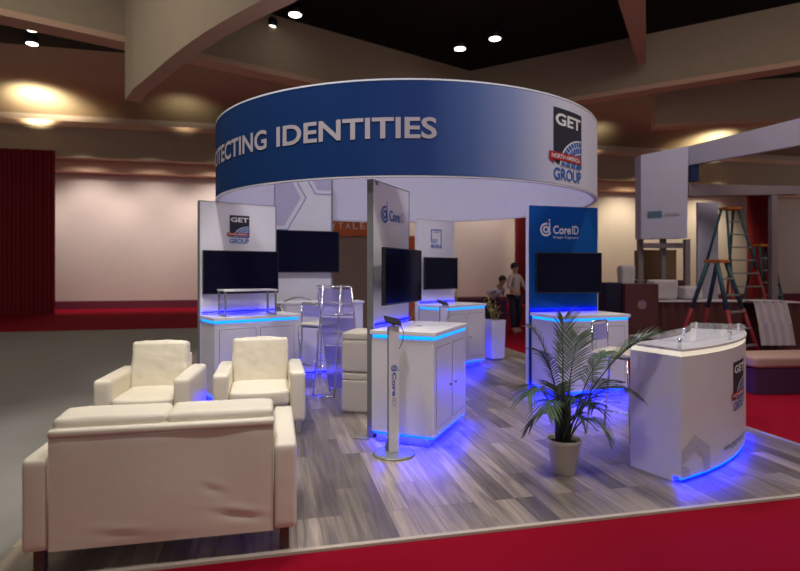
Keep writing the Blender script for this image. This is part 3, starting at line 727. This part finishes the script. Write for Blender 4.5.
# ------------------------------------------------------------------ potted palm
PX, PY = 1.305, 4.46
palm = thing('potted_palm', (PX, PY, 0), 'green areca palm in a cream pot standing between the podium and the reception desk', 'potted plant')
MB().lathe([(.088, 0), (.092, .004), (.128, .235), (.136, .238), (.138, .268), (.130, .27), (.124, .255), (.120, .21)], 40, cap=False).lathe([(.001, .002), (.088, .001)], 40, cap=False).build('pot', 'pot', palm)
mb = MB(); mb.lathe([(.122, .232), (.09, .24), (.04, .246), (.001, .248)], 28, cap=False); mb.build('soil', 'soil', palm)
def frond(base, tip, lift, leaflen, m, nl=22, start=.32, droop=.25, spread=1.0, wid=.010, tw=0):
    """arched rachis with two rows of narrow leaflets"""
    base = Vector(base); tip = Vector(tip); mid_ = base.lerp(tip, .5)+Vector((0, 0, lift))
    K = 18; P = []
    for k in range(K+1):
        s_ = k/K; P.append(base*(1-s_)**2+mid_*2*s_*(1-s_)+tip*s_**2)
    mb = MB(); mb.tube(P, [.006*(1-.75*k/K)+.001 for k in range(K+1)], 5, 1)
    for i in range(nl):
        s_ = start+(1-start)*(i+.5)/nl; f = s_*K; k = min(int(f), K-1); p = P[k].lerp(P[k+1], f-k); t_ = (P[k+1]-P[k]).normalized()
        side = t_.cross(Vector((0, 0, 1)))
        if side.length < .25: side = Vector((1, .2, 0))
        side.normalize()
        side = Matrix.Rotation(tw, 3, t_)@side
        up = side.cross(t_).normalized()
        env = math.sin(math.pi*min(1, .22+.78*(1-(s_-start)/(1-start))))**.6 if s_ < 1 else .3
        env = .45+.55*math.sin(math.pi*(.15+.75*(s_-start)/(1-start)))
        for sg in (-1, 1):
            L_ = leaflen*env*random.uniform(.85, 1.1); fwd = .55+.5*s_
            d = (side*sg*spread+t_*fwd+up*.18+Vector((random.uniform(-.08, .08), random.uniform(-.08, .08), 0))).normalized()
            wv = d.cross(up).normalized(); pts = []
            Q = 4
            for j in range(Q+1):
                u_ = j/Q; c = p+d*L_*u_-Vector((0, 0, droop*L_*u_*u_)); ww = .72*wid*(.5+1.1*u_ if u_ < .35 else 1.05*(1-u_)/.65+.0)
                pts += [c-wv*ww+up*.003, c, c+wv*ww+up*.003]
            mb.add(pts, [q_ for j in range(Q) for q_ in ((3*j, 3*j+1, 3*j+4, 3*j+3), (3*j+1, 3*j+2, 3*j+5, 3*j+4))], 0, True)
    return mb.build('frond', [m, 'stem'], palm, fixn=False)
def T(px, py, dy=0): Y = PY+dy; return ((px-400)/F*Y-PX, dy, CH+(HZ-py)*Y/F)
def Bs(): a = random.uniform(0, 6.28); r = random.uniform(.01, .06); return (r*math.cos(a), r*math.sin(a), .24)
random.seed(3)
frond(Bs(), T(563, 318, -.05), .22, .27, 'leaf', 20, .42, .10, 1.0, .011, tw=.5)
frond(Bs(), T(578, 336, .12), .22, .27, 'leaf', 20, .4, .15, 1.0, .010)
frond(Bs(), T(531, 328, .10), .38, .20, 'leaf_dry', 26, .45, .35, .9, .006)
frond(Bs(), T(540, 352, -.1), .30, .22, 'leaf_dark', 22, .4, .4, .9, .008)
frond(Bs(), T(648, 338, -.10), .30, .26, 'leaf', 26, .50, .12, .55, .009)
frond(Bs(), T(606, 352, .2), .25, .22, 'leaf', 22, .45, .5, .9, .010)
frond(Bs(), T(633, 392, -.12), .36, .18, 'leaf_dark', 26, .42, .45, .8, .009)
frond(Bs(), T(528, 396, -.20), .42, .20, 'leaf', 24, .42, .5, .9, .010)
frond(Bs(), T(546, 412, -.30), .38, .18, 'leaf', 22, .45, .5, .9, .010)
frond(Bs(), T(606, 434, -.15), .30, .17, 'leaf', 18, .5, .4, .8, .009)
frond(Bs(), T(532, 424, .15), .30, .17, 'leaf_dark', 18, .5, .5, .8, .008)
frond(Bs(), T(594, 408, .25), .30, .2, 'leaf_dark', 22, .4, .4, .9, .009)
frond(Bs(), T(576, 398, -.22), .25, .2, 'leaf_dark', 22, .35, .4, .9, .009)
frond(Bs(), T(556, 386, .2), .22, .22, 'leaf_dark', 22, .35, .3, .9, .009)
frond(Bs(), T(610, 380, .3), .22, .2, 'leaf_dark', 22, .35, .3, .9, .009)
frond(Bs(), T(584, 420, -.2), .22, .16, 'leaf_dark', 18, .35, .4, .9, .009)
mb = MB()
for k in range(16):
    a = random.uniform(0, 6.28); r0 = random.uniform(.01, .06); r1 = r0+random.uniform(.0, .05); h_ = random.uniform(.25, .5)
    mb.tube([(r0*math.cos(a), r0*math.sin(a), .235), (r1*math.cos(a), r1*math.sin(a), .235+h_)], [.011, .005], 6)
mb.build('stem_cluster', 'stem', palm)

# ------------------------------------------------------------------ square planters at the back
def planter(x, y, label, h_=.72, w_=.28, seed=0, rz=R(20)):
    t = thing('square_planter', (x, y, 0), label, 'potted plant', rz, 'square white planters with yellow green foliage')
    mb = MB(); a, b_ = w_*.44, w_/2
    mb.add([(-a, -a, .03), (a, -a, .03), (a, a, .03), (-a, a, .03), (-b_, -b_, h_), (b_, -b_, h_), (b_, b_, h_), (-b_, b_, h_)],
           [(0, 3, 2, 1), (0, 1, 5, 4), (1, 2, 6, 5), (2, 3, 7, 6), (3, 0, 4, 7)]); k = b_-.015
    mb.add([(-b_, -b_, h_), (b_, -b_, h_), (b_, b_, h_), (-b_, b_, h_), (-k, -k, h_), (k, -k, h_), (k, k, h_), (-k, k, h_), (-k, -k, h_-.05), (k, -k, h_-.05), (k, k, h_-.05), (-k, k, h_-.05)],
           [(0, 1, 5, 4), (1, 2, 6, 5), (2, 3, 7, 6), (3, 0, 4, 7), (4, 5, 9, 8), (5, 6, 10, 9), (6, 7, 11, 10), (7, 4, 8, 11)])
    mb.build('pot', 'white', t)
    MB().box((-a*.8, -a*.8, 0), (a*.8, a*.8, .03)).build('foot', 'groove', t)
    MB().box((-k, -k, h_-.06), (k, k, h_-.045)).build('soil', 'soil', t)
    random.seed(seed); fo = MB()
    for q in range(9):
        a_ = random.uniform(0, 6.28); l_ = random.uniform(.15, .5); bx, by = random.uniform(-.06, .06), random.uniform(-.06, .06)
        tip = Vector((bx+math.cos(a_)*l_*.45, by+math.sin(a_)*l_*.45, h_-.05+l_)); base = Vector((bx, by, h_-.05))
        fo.tube([base, base.lerp(tip, .5)+Vector((0, 0, .03)), tip], [.006, .004, .002], 5)
        for i in range(14):
            p = base.lerp(tip, .35+.65*i/14); d = Vector((random.uniform(-1, 1), random.uniform(-1, 1), random.uniform(.1, 1))).normalized()*random.uniform(.05, .09)
            wv = d.cross(Vector((.3, .2, 1))).normalized()*.014
            fo.add([p, p+d*.5-wv, p+d, p+d*.5+wv], [(0, 1, 2, 3)], 0)
    fo.build('foliage', 'yleaf', t, fixn=False)
    return t
planter(1.72, 10.15, 'square white planter with yellow-green foliage at the corner of the farthest counter', seed=4)
planter(1.02, 10.75, 'square white planter mostly hidden behind the GET MOBILE panel, foliage peeping out right', seed=9, h_=.85)
planter(.12, 9.9, 'square white planter mostly hidden by the side-on television, foliage left of GET MOBILE panel', seed=12, h_=.55)

# slim support pole of the ring behind the left panel
o = MB().tube([(0, 0, 0), (0, 0, 2.47)], .02, 12).tube([(0, 0, 2.2), (0, 0, 2.26)], .032, 12).build('support_pole', 'alu', None, (-2.02, 8.85-.4, 0))
tag(o, 'thin grey pole holding the ring sign, behind the left GET GROUP panel', 'pole')

# ------------------------------------------------------------------ hall drapes
def drape(px0, px1, v, z0, z1, label):
    def uat(px):   # where the pixel ray meets the plane v
        k = (px-400)/F; Y = v/(cu-k*su); return k*Y*cu+Y*su
    u0, u1 = uat(px0), uat(px1); n = 90; mb = MB()
    pts = [(u0+(u1-u0)*k/n, v+.10*math.sin(k*1.25)+.03*math.sin(k*.5), z) for z in (z0, z1) for k in range(n+1)]
    q = n+1; mb.add(pts, [(k, k+1, q+k+1, q+k) for k in range(n)], 0, True)
    mb.add([(x, y+.05, z) for x, y, z in pts], [(k, k+1, q+k+1, q+k) for k in range(n)], 0, True)
    o = hall_obj(mb.build('drape', 'drape', fixn=False))
    return tag(o, label, 'curtain', 'maroon drapes')
drape(-25, 55, 23.0, .0, 6.05, 'maroon floor-length drape at the far left of the hall')
drape(516, 531, 25.3, .0, 6.0, 'narrow maroon drape beyond the two people')
drape(749, 769, 25.3, .0, 5.9, 'maroon drape on the far right behind the ladders')

# ------------------------------------------------------------------ neighbouring orange-sign booth
ob = thing('orange_sign_booth', (-2.3, 16.0, -.012), 'distant booth wall with an orange YTALES header sign, seen under the ring', 'booth', R(-8))
MB().box((0, 0, 0), (2.45, .08, 2.60)).build('back_panel', 'pinkwall', ob)
MB().box((-.15, -.06, 2.60), (2.45, .1, 3.15)).build('header', 'orange', ob)
pr = Print(lambda a, b, layer: (a, -.064, b)); [pr.text(ch, .36+.21*k, 2.80, .36+.21*k+.14, 2.98, 0) for k, ch in enumerate('YTALES')]; pr.build('lettering', 'inkwhite', ob, fixn=False)
o = MB().box((0, 0, 0), (.8, .12, 2.56)).build('orange_banner', 'orange', None, (.02, 15.2, -.012)); tag(o, 'plain orange panel glimpsed between the side-on television and GET MOBILE panel', 'banner')

# ------------------------------------------------------------------ people in the distance
def skin_mesh(name, joints, edges, parent, m, sub=2):
    me = bpy.data.meshes.new(name); me.from_pydata([j[0] for j in joints], edges, []); o = bpy.data.objects.new(name, me); COL.objects.link(o); o.parent = parent
    me.materials.append(M[m])
    sk = o.modifiers.new('skin', 'SKIN'); sk.use_smooth_shade = True
    for i, j in enumerate(joints):
        d = me.skin_vertices[0].data[i]; r = j[1]; d.radius = (r, r) if not isinstance(r, tuple) else r; d.use_root = (i == 0)
    s = o.modifiers.new('sub', 'SUBSURF'); s.levels = sub; s.render_levels = sub
    return o
def person(loc, rz, label, top, hgt=1.72, bend=0.0, arms=None, step=.16):
    t = thing('person', loc, label, 'person', rz)
    k = hgt/1.75
    bx = lambda z: -bend*max(0, z-.95)   # forward (-y) lean
    def J(x, y, z): return (x*k, (y+bx(z))*k, (z-(.28*bend if z > 1.3 else .12*bend if z > 1.1 else 0))*k)
    arms = arms or [((.27, -.04, 1.18), (.25, -.24, 1.0)), ((-.27, -.04, 1.18), (-.24, -.22, 1.05))]
    jn = [(J(0, 0, .95), .12*k), (J(0, 0, 1.12), .115*k), (J(0, 0, 1.32), .125*k), (J(0, 0, 1.44), .08*k), (J(0, 0, 1.51), .05*k),
          (J(0, -.01, 1.58), .075*k), (J(0, -.015, 1.66), .085*k), (J(0, 0, 1.72), .06*k),
          (J(.09, 0, .88), .09*k), (J(.11, -step*.4, .50), .062*k), (J(.11, step*.3, .10), .045*k), (J(.12, step*.3-.15, .035), .035*k),
          (J(-.09, 0, .88), .09*k), (J(-.12, step*.4-.1, .50), .062*k), (J(-.13, -step*.5, .10), .045*k), (J(-.14, -step*.5-.15, .035), .035*k),
          (J(.17, 0, 1.40), .055*k), (J(*arms[0][0]), .042*k), (J(*arms[0][1]), .03*k), (J(-.17, 0, 1.40), .055*k), (J(*arms[1][0]), .042*k), (J(*arms[1][1]), .03*k)]
    ed = [(0, 1), (1, 2), (2, 3), (3, 4), (4, 5), (5, 6), (6, 7), (0, 8), (8, 9), (9, 10), (10, 11), (0, 12), (12, 13), (13, 14), (14, 15), (3, 16), (16, 17), (17, 18), (3, 19), (19, 20), (20, 21)]
    skin_mesh('body', jn, ed, t, 'skin')
    g = .014
    tj = [(jn[i][0], jn[i][1]+g) for i in (0, 1, 2, 3, 16, 17, 19, 20)]
    tj[5] = (tuple(Vector(jn[16][0]).lerp(Vector(jn[17][0]), 1.2)), .055*k); tj[7] = (tuple(Vector(jn[19][0]).lerp(Vector(jn[20][0]), 1.2)), .055*k)
    skin_mesh('shirt', tj, [(0, 1), (1, 2), (2, 3), (3, 4), (4, 5), (3, 6), (6, 7)], t, top)
    ids = (0, 8, 9, 10, 12, 13, 14); tj = [(jn[i][0], jn[i][1]+g*1.3) for i in ids]
    skin_mesh('trousers', tj, [(0, 1), (1, 2), (2, 3), (0, 4), (4, 5), (5, 6)], t, 'darkcloth')
    for a, b_ in ((10, 11), (14, 15)):
        skin_mesh('shoe', [(jn[a][0][:2]+(.05*k,), .05*k), (jn[b_][0], .045*k)], [(0, 1)], t, 'palecloth', 1)
    h = Vector(jn[6][0]); mb = MB(); n = 18; prof = []
    for i in range(10):
        a = R(-20+110*i/9); prof.append((.108*k*math.cos(a)+.0001, .118*k*math.sin(a)))
    mb.lathe(prof, n, cap=False); xform(mb, (h.x, h.y+.022*k, h.z+.015*k), rx=R(-20)); mb.build('hair', 'hair', t)
    for s_ in (-1, 1):
        MB().lathe([(.001, 0), (.012, .003), (.001, .006)], 8, cap=False).build('ear', 'skin', t, (h.x+s_*.088*k, h.y, h.z-.02)) 
        MB().lathe([(.001, -.007), (.007, 0), (.001, .007)], 8, cap=False).build('eye', 'hair', t, (h.x+s_*.03*k, h.y-.085*k, h.z-.005))
    MB().lathe([(.012, -.02), (.013, -.01), (.004, .025)], 8).build('nose', 'skin', t, (h.x, h.y-.09*k, h.z-.02))
    MB().box((-.022, -.004, -.004), (.022, .004, .004)).build('mouth', 'inkred', t, (h.x, h.y-.078*k, h.z-.058*k))
    return t
person((3.02, 14.7, -.012), R(35), 'blurred person in a pale top and dark trousers standing beyond the booth', 'palecloth', 1.80)
person((2.42, 15.0, -.012), R(30), 'blurred dark-haired person in a white shirt stooping beyond the square planter', 'whitecloth', 1.66, .75, step=.3)
o = MB().box((-1.0, -.35, 0), (1.0, .35, .78)).build('table_with_dark_cloth', 'purple', None, (2.1, 16.6, -.012), R(13), bevel=.02); tag(o, 'low table under a plum cloth behind the stooping person', 'table')

# ------------------------------------------------------------------ background booth at the right
rb = thing('white_frame_booth', (6.0, 13.6, -.012), 'distant exhibit with a tall pale sign box on posts and overhead beams', 'booth')
def W(px, py, Y): return Vector(((px-400)/F*Y, Y, CH+(HZ-py)*Y/F))
o_ = Vector((6.0, 13.6, -.012))
def qp(name, P, m, th): 
    mb = MB(); mb.quadprism([p-o_ for p in P], 0, th); return mb.build(name, m, rb, bevel=0)
qp('sign_box', [W(641, 239, 14.0), W(687, 238, 13.5), W(688.5, 146, 13.5), W(641, 155, 14.0)], 'lavbox', (0, .35, 0))
pr = Print(lambda a, b, layer: tuple(W(641, 239, 14.0).lerp(W(687, 238, 13.5), a)-o_+Vector((0, -.012, b))))
pr.rect(.14, .52, .46, .68, 0); pr.rect(.52, .56, .84, .62, 1); pr.build('faint_logo', [mat('teal_ink', (.12, .22, .34), .5), 'inkgrey'], rb, fixn=False)
for px, Y in ((642, 14.1), (665, 13.9), (689, 13.55)):
    a = W(px, 239, Y)-o_; MB().box((a.x-.06, a.y+.05, 0.0), (a.x+.06, a.y+.17, a.z)).build('post', 'greypost', rb)
qp('crossbar', [W(643, 248, 14.0), W(690, 248, 13.6), W(690, 243, 13.6), W(643, 243, 14.0)], 'greypost', (0, .12, 0))
qp('overhead_beam', [W(689, 165, 13.6), W(800, 145, 11.2), W(800, 118, 11.2), W(689, 146, 13.6)], 'lavbox', (0, .3, 0))
qp('blue_end_cap', [W(691, 181, 13.55), W(699, 181, 13.4), W(699, 160, 13.4), W(691, 162, 13.55)], mat('blue_cap', (.03, .05, .14), .6), (0, .2, 0))
qp('lower_beam', [W(689, 196, 13.6), W(800, 194, 13.2), W(800, 186, 13.2), W(689, 184, 13.6)], 'greypost', (0, .2, 0))
p = W(775, 271, 13.3)-o_; MB().box((p.x-.07, p.y, 0), (p.x+.07, p.y+.14, 3.6)).build('post', 'greypost', rb)
o = MB().box((0, 0, 0), (.52, .08, 3.35)).build('pull_up_banner', 'lavbox', None, (7.55, 14.2, -.012)); tag(o, 'pale lavender upright banner behind the large ladder', 'banner')

def ladder(px, ytop, Y, label, spread=.62, deep=.9, wtop=.36, wbot=.62, colors=('ladder_red', 'ladder_teal'), rz=0):
    zt = CH+(HZ-ytop)*Y/F; t = thing('step_ladder', ((px-400)/F*Y, Y, -.012), label, 'ladder', rz, 'fibreglass step ladders')
    MB().box((-wtop/2-.03, -.14, zt-.06), (wtop/2+.03, .14, zt)).build('top_cap', 'ladder_orange', t, bevel=.01)
    for si in (-1, 1):
        for s_ in (-1, 1):
            a = Vector((s_*wtop/2, si*.08, zt-.05)); b_ = Vector((s_*wbot/2, si*deep/2, 0.02)); m_ = a.lerp(b_, .48)
            MB().tube([a, m_], .042, 4).build('rail', colors[1], t); MB().tube([m_, b_], .045, 4).build('rail', colors[0], t)
    n = max(3, int(zt/.3))
    for k in range(1, n):
        f = k/n; x = wtop/2+(wbot-wtop)/2*f; y = -.08-(deep/2-.08)*f; z = (zt-.05)*(1-f)
        MB().box((-x, y-.045, z-.015), (x, y+.045, z+.015)).build('step', 'alu', t)
    return t
ladder(717, 259, 10.2, 'large orange-topped step ladder with red and teal rails behind the reception desk', deep=1.1, wtop=.34, wbot=.85, rz=R(35))
ladder(730, 207, 13.7, 'tallest step ladder, reaching the beam of the distant exhibit', deep=1.5, wtop=.36, wbot=1.2, rz=R(15))
ladder(763, 244, 15.2, 'smallest teal step ladder in front of the right-hand maroon drape', deep=.9, wtop=.34, wbot=.75, colors=('ladder_teal', 'ladder_teal'), rz=R(10))

# tables, boxes and crates around the distant exhibit
def tbl(x0, x1, y0, y1, h_, m, name, label, cat='table'):
    o = MB().box((x0, y0, -.012), (x1, y1, h_)).build(name, m, None, bevel=.015)
    return o
def skirted(px0, px1, Y, h_, label, cloth=True):
    x0, x1 = (px0-400)/F*Y, (px1-400)/F*Y; t = thing('skirted_table', ((x0+x1)/2, Y, -.012), label, 'table'); hw = (x1-x0)/2
    n = int(hw*2/.06); mb = MB(); pts = [(-hw+2*hw*k/n, .03*math.sin(k*1.9), z) for z in (0, h_-.03) for k in range(n+1)]
    mb.add(pts, [(k, k+1, n+1+k+1, n+1+k) for k in range(n)], 0, True)
    mb.box((-hw, .05, 0), (hw, .7, h_-.03)); mb.build('skirt', 'woodbox', t)
    MB().box((-hw-.02, -.04, h_-.03), (hw+.02, .74, h_)).build('tabletop', 'whitecloth', t, bevel=.008)
    return t
skirted(655, 743, 11.5, 1.0, 'table with red-brown skirt and white cloth top behind the large ladder')
skirted(751, 800, 11.5, .98, 'table with red-brown skirt at the far right edge under a hanging white cloth')
t = thing('shipping_crate', ((642-400)/F*11.0, 11.0, -.012), 'red-brown crate with a pale round mark, right of the blue panel', 'crate')
MB().box((-.33, 0, .06), (.33, .6, 1.36)).build('body', 'woodbox', t, bevel=.015)
MB().box((-.3, .03, 0), (.3, .57, .06)).build('skid', 'black', t)
pr = Print(lambda a, b, l: (a, -.004, b)); pr.arc(0, .95, 0, .09, 0, 360, 0); pr.build('round_mark', mat('pale_mark', (.3, .2, .19), .6), t, fixn=False)
o = MB().box((-.16, 0, 0), (.16, .5, 1.38)).build('equipment_case', 'darkcloth', None, ((614-400)/F*11.1, 11.1, -.012), bevel=.02); tag(o, 'tall dark case between the blue panel and the red-brown crate', 'case')
def lump(px, py, Y, wd, dp, h_, m, name, label, cat, grp=None, z=None):
    c = cushion(wd, dp, h_, .05 if m == 'whitecloth' else .008, 0, 10, .02 if m == 'whitecloth' else .0005, seed=px)
    o = c.build(name, m, None, ((px-400)/F*Y, Y, z+(.014 if m == 'whitecloth' else .002))); return tag(o, label, cat, grp)
lump(662, 300, 11.85, .52, .35, .40, 'whitecloth', 'plastic_bag', 'crumpled white plastic wrap on the skirted table under the pale sign box', 'plastic wrap', z=1.0)
lump(690, 300, 11.9, .40, .35, .26, 'whitecloth', 'cloth_bundle', 'low white cloth bundle beside the crumpled plastic wrap', 'cloth', z=1.0)
lump(655, 300, 14.9, .9, .5, .78, 'card', 'cardboard_box', 'wide tan cardboard box behind the posts of the distant exhibit', 'box', z=1.372)
lump(655, 300, 14.9, 1.3, .8, 1.37, 'woodbox', 'wooden_crate', 'brown wooden crate carrying the tan cardboard box', 'crate', z=-.012)
lump(626, 300, 12.3, .30, .3, .72, 'whitecloth', 'wrapped_bundle', 'tall pale wrapped bundle left of the exhibit posts', 'bundle', z=.992)
lump(626, 300, 12.3, .42, .5, .99, 'woodbox', 'low_cabinet', 'brown cabinet behind the crate, carrying the pale wrapped bundle', 'cabinet', z=-.012)
# hanging cloth on the right table
mb = MB(); n = 20; w0 = .34
for z0_, z1_, e0, e1 in ((.94, .50, 0, .06), (.50, .05, .06, .10)):
    pts = [(-w0+2*w0*k/n+(1-z)*.12, -.06-e-.03*math.sin(k*1.3+z*2), z) for z, e in ((z0_, e0), (z1_, e1)) for k in range(n+1)]
    mb.add(pts, [(k, k+1, n+2+k, n+1+k) for k in range(n)], 0, True)
mb.box((-w0, -.06, .925), (w0, .4, .94)); o = mb.build('white_cloth', 'whitecloth', None, ((757-400)/F*11.5+.15, 11.41, .055), fixn=False); tag(o, 'white cloth hanging over the front of the far right table', 'cloth')
# low bench beyond the desk
t = thing('low_bench', (4.95, 7.3, -.012), 'low beige-topped bench with base in plum shadow tone on the red carpet beyond the desk', 'bench', R(6))
c = cushion(1.9, .55, .16, .05, .01, 16, .002); xform(c, (.6, .28, .34)); c.build('seat', 'benchtop', t)
MB().box((-.32, .03, 0), (1.52, .53, .34)).build('base', 'purple', t, bevel=.01)  # dark shade below the seat, put into the plum colour
